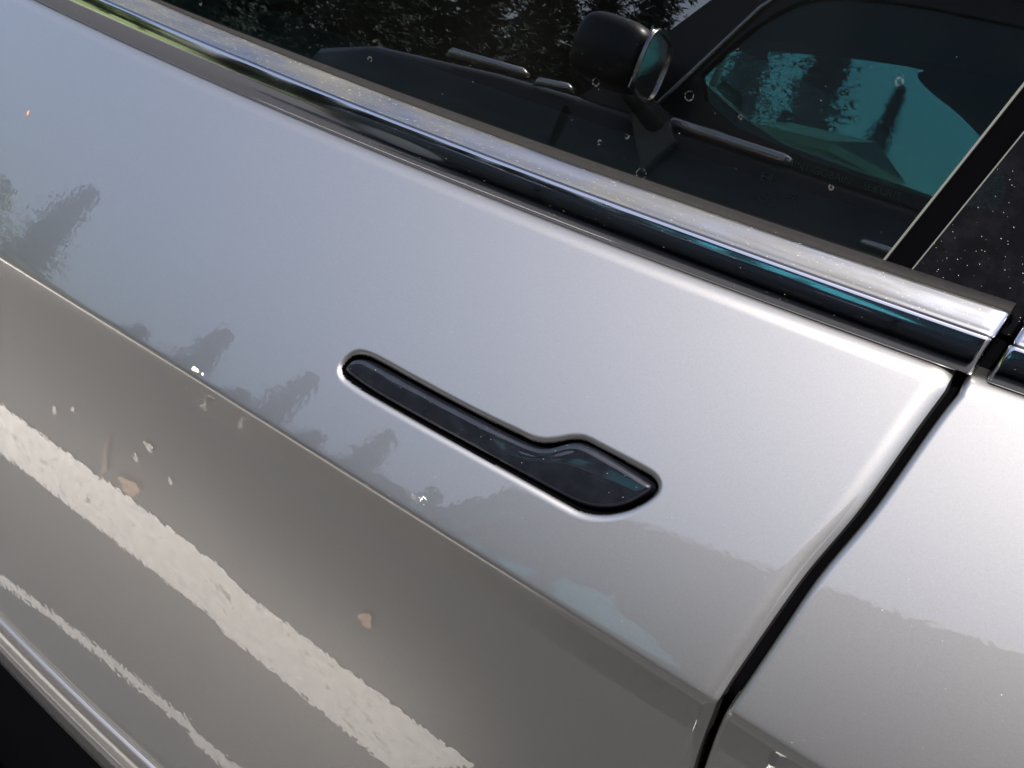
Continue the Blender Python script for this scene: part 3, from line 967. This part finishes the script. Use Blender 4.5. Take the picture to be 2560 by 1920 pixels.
for xx in (-1.85, -.45, .75):
    bm = bmesh.new(); add_box(bm, xx - .004, xx + .004, SY - .004, SY + .0215, .45, 1.19); sown(bm_obj('door_gap', bm, M['plastic']))
V, F = tube_pts([(-.72, SY + .005, 1.10), (-.70, SY + .045, 1.102), (-.54, SY + .045, 1.106), (-.52, SY + .005, 1.108)], [.012, .014, .014, .012], 8)
sown(mesh_obj('door_handle', V, F, M['silver']))
near_open = [(-1.535, 1.285), (-1.325, 1.68), (-1.10, 1.80), (-.35, 1.825), (-.10, 1.82), (-.10, 1.285)]
far_open = [(-2.52, 1.775), (-2.36, 1.69), (-2.05, 1.575), (-1.81, 1.52), (-1.30, 1.505), (-.80, 1.50), (-.78, 1.66), (-1.04, 1.86), (-1.40, 1.985), (-1.30, 2.045), (-1.9, 1.965), (-2.40, 1.845)]
def frame_with_hole(name, outer, hole, y0, y1, mat):
    """plate with one opening: outer and hole rings walked together"""
    ring_o, ring_h = np.array(outer, float), np.array(hole, float)
    Q = np.vstack([ring_h, ring_h[:1]]); d = np.r_[0, np.cumsum(np.linalg.norm(np.diff(Q, axis=0), axis=1))]
    n = 140
    t = np.unique(np.concatenate([np.linspace(0, d[-1], n, endpoint=False), d[:-1]]))
    H = np.stack([np.interp(t, d, Q[:, 0]), np.interp(t, d, Q[:, 1])], -1); n = len(H)
    Qo = np.vstack([ring_o, ring_o[:1]]); do = np.r_[0, np.cumsum(np.linalg.norm(np.diff(Qo, axis=0), axis=1))]
    to = np.linspace(0, do[-1], 400)
    Op = np.stack([np.interp(to, do, Qo[:, 0]), np.interp(to, do, Qo[:, 1])], -1)
    c = ring_h.mean(0)
    ao = np.unwrap(np.arctan2(Op[:, 1] - c[1], Op[:, 0] - c[0])); k = to / do[-1]
    def arc(P):
        D = np.r_[0, np.cumsum(np.linalg.norm(np.diff(np.vstack([P, P[:1]]), axis=0), axis=1))]
        return D[:-1] / D[-1]
    O = np.stack([np.interp(arc(H), k, Op[:, 0]), np.interp(arc(H), k, Op[:, 1])], -1)
    V = []
    for y in (y0, y1):
        V += [(x, y, z) for x, z in H] + [(x, y, z) for x, z in O]
    F = []
    for i in range(n):
        j = (i + 1) % n
        F += [(i, j, n + j, n + i), (2 * n + i, 3 * n + i, 3 * n + j, 2 * n + j), (i, 2 * n + i, 2 * n + j, j), (n + i, n + j, 3 * n + j, 3 * n + i)]
    return sown(mesh_obj(name, V, F, mat, smooth=False))
def round_poly(P):
    return [tuple(p) for p in chaikin(P, 2)]
near_outer = [(-1.86, 1.235), (-1.42, 1.80), (-1.10, 1.88), (-.35, 1.90), (.10, 1.90), (.10, 1.235)]
far_outer = [(-2.75, 1.85), (-2.75, 1.25), (-2.05, 1.235), (-1.81, 1.235), (-1.30, 1.235), (-.50, 1.235), (.0, 1.66), (.0, 1.90), (.0, 2.09), (-1.30, 2.10), (-1.9, 2.05), (-2.45, 1.93)]
frame_with_hole('window_frame', near_outer, round_poly(near_open), SY - .06, SY - .10, M['suvpaint'])
frame_with_hole('window_frame', far_outer, round_poly(far_open), SY - 1.86, SY - 1.89, M['suvdoor'])
def pane(name, poly, y, mat):
    bm = bmesh.new()
    a = [bm.verts.new((x, y, z)) for x, z in poly]; b = [bm.verts.new((x, y - .004, z)) for x, z in poly]
    bm.faces.new(a); bm.faces.new(b[::-1])
    for i in range(len(a)): bm.faces.new((a[i], b[i], b[(i + 1) % len(a)], a[(i + 1) % len(a)]))
    return sown(bm_obj(name, bm, mat))
pane('window_pane', [(-1.55, 1.275), (-1.33, 1.69), (-1.10, 1.81), (-.35, 1.835), (-.09, 1.83), (-.09, 1.275)], SY - .078, M['teal'])
pane('window_pane', [(-2.54, 1.79), (-2.36, 1.68), (-2.05, 1.565), (-1.81, 1.51), (-1.30, 1.495), (-.79, 1.49), (-.77, 1.66), (-1.03, 1.87), (-1.29, 2.055), (-1.9, 1.975), (-2.41, 1.855)], SY - 1.875, M['teal'])
rzn = lambda x: np.interp(x, [-1.75, -1.42, -1.1, -.35, 1.6, 2.2], [1.62, 1.80, 1.88, 1.90, 1.88, 1.80])
rzf = lambda x: np.interp(x, [-2.5, -2.0, -1.3, 1.6, 2.2], [1.90, 2.00, 2.08, 2.06, 1.96])
def roof_grid(rows, drop):
    P = []
    for k, dz in rows:
        x0 = -1.45 - .95 * k
        xs = np.linspace(x0, 2.2, 30)
        P.append([(x, SY - .055 - 1.85 * k, rzn(x + .95 * k) * (1 - k) + rzf(x) * k + dz - drop) for x in xs])
    return np.array(P, float)
sown(grid_obj('roof', roof_grid([(0, 0), (.03, .035), (.15, .075), (.5, .085), (.85, .05), (1, .0)], -.01), M['suvpaint']))
sown(grid_obj('roof_lining', roof_grid([(0, 0), (.5, .06), (1, .0)], .012), M['suvdark'], flip=True))
for yy, zr in ((SY - .075, 1.895), (SY - 1.88, 2.05)):
    pane('rear_side_glass', [(.09, 1.235), (.09, zr), (1.6, zr - .02), (2.15, zr - .10), (2.3, 1.235)], yy, M['gloss'])
bm = bmesh.new(); add_box(bm, .62, .67, SY - 1.85, SY - .10, .6, 1.86); sown(bm_obj('seat_row', bm, M['suvdark']))
V, F = tube_pts([(-1.60, SY - .050, 1.262), (-1.555, SY - .050, 1.30), (-1.345, SY - .050, 1.68), (-1.25, SY - .055, 1.80)], [.005, .008, .008, .005], 8)
sown(mesh_obj('pillar_strip', V, F, M['silver']))
V, F = tube_pts([(-1.60, SY - .050, 1.255), (-1.595, SY - .036, 1.255), (-1.57, SY - .030, 1.255), (-1.30, SY - .026, 1.257), (-1.06, SY - .026, 1.259), (-1.035, SY - .032, 1.259), (-1.03, SY - .05, 1.259)], [.005, .018, .021, .021, .021, .017, .006], 12)
sown(mesh_obj('belt_strip', V, F, M['silver']))
V, F = tube_pts([(x, SY - 1.855, z + .004) for x, z in [(-2.40, 1.74)] + far_open[1:6]], .010, 6)
sown(mesh_obj('sill_strip', V, F, M['silver']))
for xa, xb in ((-2.44, -2.06), (-2.03, -1.86)):
    V, F = tube_pts([(xa, SY - .02, 1.225), (xa + .03, SY - .005, 1.238), (xb - .02, SY - .003, 1.252), (xb, SY - .02, 1.248)], [.006, .016, .014, .006], 10)
    sown(mesh_obj('hood_glint_strip', V, F, M['silver']))  # silver strip added in place of the sky glint on the bonnet shoulder
bm = bmesh.new()
bmesh.ops.create_uvsphere(bm, u_segments=28, v_segments=16, radius=1.0)
for v in bm.verts:
    c = v.co
    sg = lambda q, e: math.copysign(abs(q) ** e, q)
    v.co = Vector((sg(c.x, .6) * .125, sg(c.y, .55) * .13, sg(c.z, .55) * .105))
bmesh.ops.transform(bm, matrix=Matrix.Translation((-1.615, SY + .22, 1.37)) @ Matrix.Rotation(R_(-10), 4, 'Z'), verts=bm.verts)
mir = sown(bm_obj('door_mirror', bm, M['suvpaint'], smooth=True))
V, F = tube_pts([(-1.735, SY + .09 + .27 * t, 1.345 - .01 * t) for t in (0, .5, 1)], .006, 6)
sown(mesh_obj('mirror_seam', V, F, M['silver']))
V, F = tube_pts([(-1.50, SY - .05, 1.23), (-1.50, SY + .02, 1.24), (-1.54, SY + .10, 1.27), (-1.58, SY + .17, 1.30)], [.06, .046, .038, .034], 10)
sown(mesh_obj('mirror_foot', V, F, M['greyglass']))
mm = Matrix.Translation((-1.615, SY + .22, 1.37)) @ Matrix.Rotation(R_(-10), 4, 'Z')
V, F = tube_pts([mm @ Vector((.130, .125 * math.copysign(abs(math.cos(a)) ** .6, math.cos(a)), .100 * math.copysign(abs(math.sin(a)) ** .6, math.sin(a)))) for a in np.linspace(0, 2 * math.pi, 48)], .008, 8, False)
sown(mesh_obj('mirror_rim', V, F, M['silver']))
bm = bmesh.new(); add_box(bm, .122, .128, -.122, .122, -.097, .097, .003); bmesh.ops.transform(bm, matrix=mm, verts=bm.verts); sown(bm_obj('mirror_glass', bm, M['silver']))
sail = prism('mirror_sail', [(-1.60, 1.235), (-1.47, 1.06), (-1.40, 1.20), (-1.47, 1.26)], SY + .0, SY + .035, M['greyglass'], None, .008)
sown(sail)
V, F = tube_pts([(-1.62 + .07 * math.cos(a), SY - .60 + .18 * math.cos(a + .2), 1.20 + .17 * math.sin(a)) for a in np.linspace(0, 2 * math.pi, 36)], .014, 8, False)
sown(mesh_obj('steering_wheel', V, F, M['plastic']))
for yy in (SY - .52, SY - 1.38):
    bm = bmesh.new(); add_box(bm, .34, .44, yy - .15, yy + .15, 1.42, 1.68, .04, 3); sown(bm_obj('headrest', bm, M['plastic'], smooth=True))
    bm = bmesh.new(); add_box(bm, .32, .44, yy - .26, yy + .26, .7, 1.44, .055, 3); sown(bm_obj('seat_backrest', bm, M['suvdark'], smooth=True))
bm = bmesh.new(); add_box(bm, -2.35, -1.80, SY - 1.80, SY - .12, 1.05, 1.22, .04, 2); sown(bm_obj('dashboard', bm, M['suvdark']))
for xw in (-2.60, 1.35):
    for yw, q in ((SY - .02, 1), (SY - 1.88, -1)):
        bm = bmesh.new()
        bmesh.ops.create_cone(bm, cap_ends=True, segments=40, radius1=.39, radius2=.39, depth=.25)
        bmesh.ops.bevel(bm, geom=[e for e in bm.edges if len(e.link_faces) == 2 and abs(e.verts[0].co.z - e.verts[1].co.z) < 1e-4], offset=.03, segments=3, affect='EDGES')
        bmesh.ops.transform(bm, matrix=Matrix.Translation((xw, yw - q * .10, .5525)) @ Matrix.Rotation(R_(90), 4, 'X'), verts=bm.verts)
        w = sown(bm_obj('wheel', bm, M['tyre'], smooth=False))
        bm = bmesh.new()
        bmesh.ops.create_cone(bm, cap_ends=True, segments=32, radius1=.26, radius2=.23, depth=.03)
        bmesh.ops.transform(bm, matrix=Matrix.Translation((xw, yw + q * .030, .5525)) @ Matrix.Rotation(R_(90), 4, 'X'), verts=bm.verts)
        sown(bm_obj('rim', bm, M['rim']), w)

suv.scale = (SK, SK, SK)
suv.location = (.08 + SK * (.4 - .08), .137 + SK * (-3.6 - .137), .975 * (1 - SK))

# ------------------------------------------------------------------ trees, pole and house beyond the car park
def conifer_mesh(seed, h=14.0, r=2.6, whorls=46, per=18):
    rnd = random.Random(seed)
    V, F = [], []
    for i in range(whorls):
        t = i / (whorls - 1)
        z = h * (.10 + .89 * t)
        L = r * (1 - t) ** .85 * rnd.uniform(.75, 1.12) + .12
        for k in range(per):
            a = 2 * math.pi * (k + rnd.random()) / per
            l = L * rnd.choice((rnd.uniform(.45, .8), rnd.uniform(.75, 1.25)))
            droop = rnd.uniform(-.30, .02) * l
            n = max(3, int(l / .22))
            for j in range(n):
                q = (j + rnd.random()) / n
                c = Vector((math.cos(a) * l * q, math.sin(a) * l * q, z + droop * q + .12 * l * q * q))
                for _ in range(3):
                    s = rnd.uniform(.10, .24) * (1.15 - .5 * q)
                    d = Vector((math.cos(a + rnd.uniform(-1.2, 1.2)), math.sin(a + rnd.uniform(-1.2, 1.2)), rnd.uniform(-1.3, .8))).normalized()
                    c = c + Vector((rnd.uniform(-.1, .1), rnd.uniform(-.1, .1), rnd.uniform(-.14, .10)))
                    u = d.cross(Vector((rnd.uniform(-1, 1), rnd.uniform(-1, 1), 1))).normalized()
                    b = len(V)
                    V += [c - u * s * .3, c + u * s * .3, c + d * s * 1.7]
                    F.append((b, b + 1, b + 2))
    for _ in range(900):              # shaded twigs close to the trunk
        t = rnd.random() ** 1.3
        z = h * (.10 + .86 * t); q = r * (1 - t) ** .85 * .55 * rnd.random() ** .5
        a = rnd.uniform(0, 6.283); c = Vector((math.cos(a) * q, math.sin(a) * q, z)); s = rnd.uniform(.18, .40) * (1.1 - .6 * t)
        u = Vector((rnd.uniform(-1, 1), rnd.uniform(-1, 1), rnd.uniform(-.6, .6))).normalized(); w = u.orthogonal().normalized()
        b = len(V); V += [c - u * s, c + u * s, c + w * s * 1.4]; F.append((b, b + 1, b + 2))
    return V, F
def broad_mesh(seed, h=6.0, r=2.6, n=5200):
    rnd = random.Random(seed)
    cl = [(Vector((rnd.gauss(0, r * .42), rnd.gauss(0, r * .42), h * rnd.uniform(.38, .92))), rnd.uniform(.45, 1.0)) for _ in range(38)]
    V, F = [], []
    for i in range(n):
        c, s = rnd.choice(cl)
        d = Vector((rnd.gauss(0, 1), rnd.gauss(0, 1), rnd.gauss(0, .8))).normalized() * s * rnd.random() ** .4
        p = c + d
        u = Vector((rnd.uniform(-1, 1), rnd.uniform(-1, 1), rnd.uniform(-1, 1))).normalized()
        w = u.orthogonal().normalized()
        q = rnd.uniform(.06, .15)
        b = len(V)
        V += [p - u * q, p + w * q * .6, p + u * q, p - w * q * .6]
        F.append((b, b + 1, b + 2, b + 3))
    return V, F
con_meshes = []
for sd in (1, 2):
    V, F = conifer_mesh(sd)
    o = mesh_obj('crown', V, F, M['needles'], smooth=False); con_meshes.append(o.data); bpy.data.objects.remove(o)
V, F = broad_mesh(7)
o = mesh_obj('crown', V, F, M['leaf'], smooth=False); broad_me = o.data; bpy.data.objects.remove(o)
V, F = tube_pts([(0, 0, 0), (.03, 0, 4), (0, .03, 8), (0, 0, 13.6)], [.24, .19, .11, .03], 8)
o = mesh_obj('trunk', V, F, M['bark']); trunk_c = o.data; bpy.data.objects.remove(o)
V, F = tube_pts([(0, 0, 0), (.05, .02, 1.5), (.0, .06, 3), (.1, 0, 4.6)], [.20, .16, .12, .05], 8)
o = mesh_obj('trunk', V, F, M['bark']); trunk_b = o.data; bpy.data.objects.remove(o)
def tree(name, x, y, sc, mesh, trunk, label, cat, group, rz, sx=1.0):
    r = empty(name, (x, y, 0), rz); r.scale = (sc * sx, sc * sx, sc)
    tag(r, label, cat, group)
    for nm, me in (('crown', mesh), ('trunk', trunk)):
        c = bpy.data.objects.new(nm, me); COL.objects.link(c); c.parent = r
    return r
def polar(az, d): return (.1 + d * math.tan(R_(az)) * math.cos(R_(az)), -d * math.cos(R_(az)))
far_row = [(-25.2, 58, 1.12, 1.15), (-21.6, 60, 1.20, 1.35), (-18.0, 58, .86, 1.05), (-16.0, 62, .50, 1.5), (-27.5, 50, .60, 1.4), (-19.6, 66, .62, 1.5), (-23.4, 66, .62, 1.5)]
near_row = [(-31.0, 17, .38, 1.5), (-33.5, 15, .30, 1.9), (-36.0, 19, .47, 1.4), (-39.5, 15, .31, 1.9), (-42.5, 18, .44, 1.4), (-45.0, 14, .27, 2.0), (-48.5, 18, .40, 1.5), (-52.5, 15, .25, 1.9)]  # close row added to block the sky and keep the window's reflection dark
side_row = [(-60, 34, .70, 1.4), (-70, 30, .62, 1.4), (-78, 34, .8, 1.3), (-6, 60, .95, 1.2), (6, 52, .75, 1.3), (16, 58, 1.0, 1.2), (28, 50, .9, 1.3), (42, 44, .7, 1.4), (56, 50, .9, 1.2)]
spots = far_row + near_row + side_row
con_labels = ['left of the two tallest conifers seen through the dark car\'s windows', 'tallest and widest conifer seen through the dark car\'s windows', 'lone slim conifer right of the two tallest ones, seen through the dark car\'s windows', 'low bushy conifer right of the lone slim one',
              'low conifer at the utility pole', 'low conifer between the widest and the slim conifer', 'low conifer between the two tallest ones']
con_labels += ['short dark conifer in the close row mirrored above the dark car\'s bonnet'] * 8
con_labels += ['conifer standing past the front end of the row, nearest to it', 'squat conifer past the front end of the row, second from it', 'wide conifer past the front end of the row, farthest from it']
for i, (az, d, sc, sx) in enumerate(spots):
    x, y = polar(az, d)
    tree('conifer_tree', x, y, sc, con_meshes[i % 2], trunk_c, con_labels[i] if i < len(con_labels) else 'dark green conifer standing behind the dark tall car', 'tree', ('conifers around the car park' if i < 7 or i > 14 else 'short conifers in the close row') if i < len(con_labels) else 'conifers hidden behind the dark car', i * 1.3, sx)
for i, (az, d, sc) in enumerate([(-66, 20, .62), (-72, 18, .70), (-58, 24, .55), (-78, 20, .75), (-29, 44, .7), (-13, 44, .6)]):
    x, y = polar(az, d)
    tree('broadleaf_tree', x, y, sc, broad_me, trunk_b, 'sunlit yellow green broadleaf tree beyond the grass verge', 'tree', 'broadleaf trees by the verge', i * 1.1)
hx_, hy_ = polar(-22.0, 34)
house = empty('house', (hx_, hy_, 0), R_(24)); tag(house, 'small pale yellow house with a dark roof beyond the car park', 'house')
bm = bmesh.new(); add_box(bm, -1.5, 1.5, -3, 0, 0, 4.9); bm_obj('wall', bm, M['wall'], house)
bm = bmesh.new(); add_box(bm, -1.8, 1.8, -3.3, .25, 4.904, 5.15); bm_obj('eaves', bm, M['wall'], house)
bm = bmesh.new()
vs = [bm.verts.new(p) for p in ((-1.8, -3.3, 5.154), (1.8, -3.3, 5.154), (1.8, .25, 5.154), (-1.8, .25, 5.154), (-1.8, -1.5, 5.75), (1.8, -1.5, 5.75))]
for f in ((0, 1, 5, 4), (2, 3, 4, 5), (0, 4, 3), (1, 2, 5), (3, 2, 1, 0)): bm.faces.new([vs[i] for i in f])
bm_obj('roof', bm, M['roof'], house)
for xx in (-.6, .6):
    bm = bmesh.new(); add_box(bm, xx - .3, xx + .3, .0, .05, 3.5, 4.4); bm_obj('window', bm, M['gloss'], house)
px_, py_ = polar(-26.6, 36)
V, F = tube_pts([(0, 0, 0), (0, 0, 9.5)], [.16, .11], 10)
pole = mesh_obj('utility_pole', V, F, M['wood']); pole.location = (px_, py_, 0)
tag(pole, 'brown wooden utility pole standing among the trees beyond the car park', 'pole')
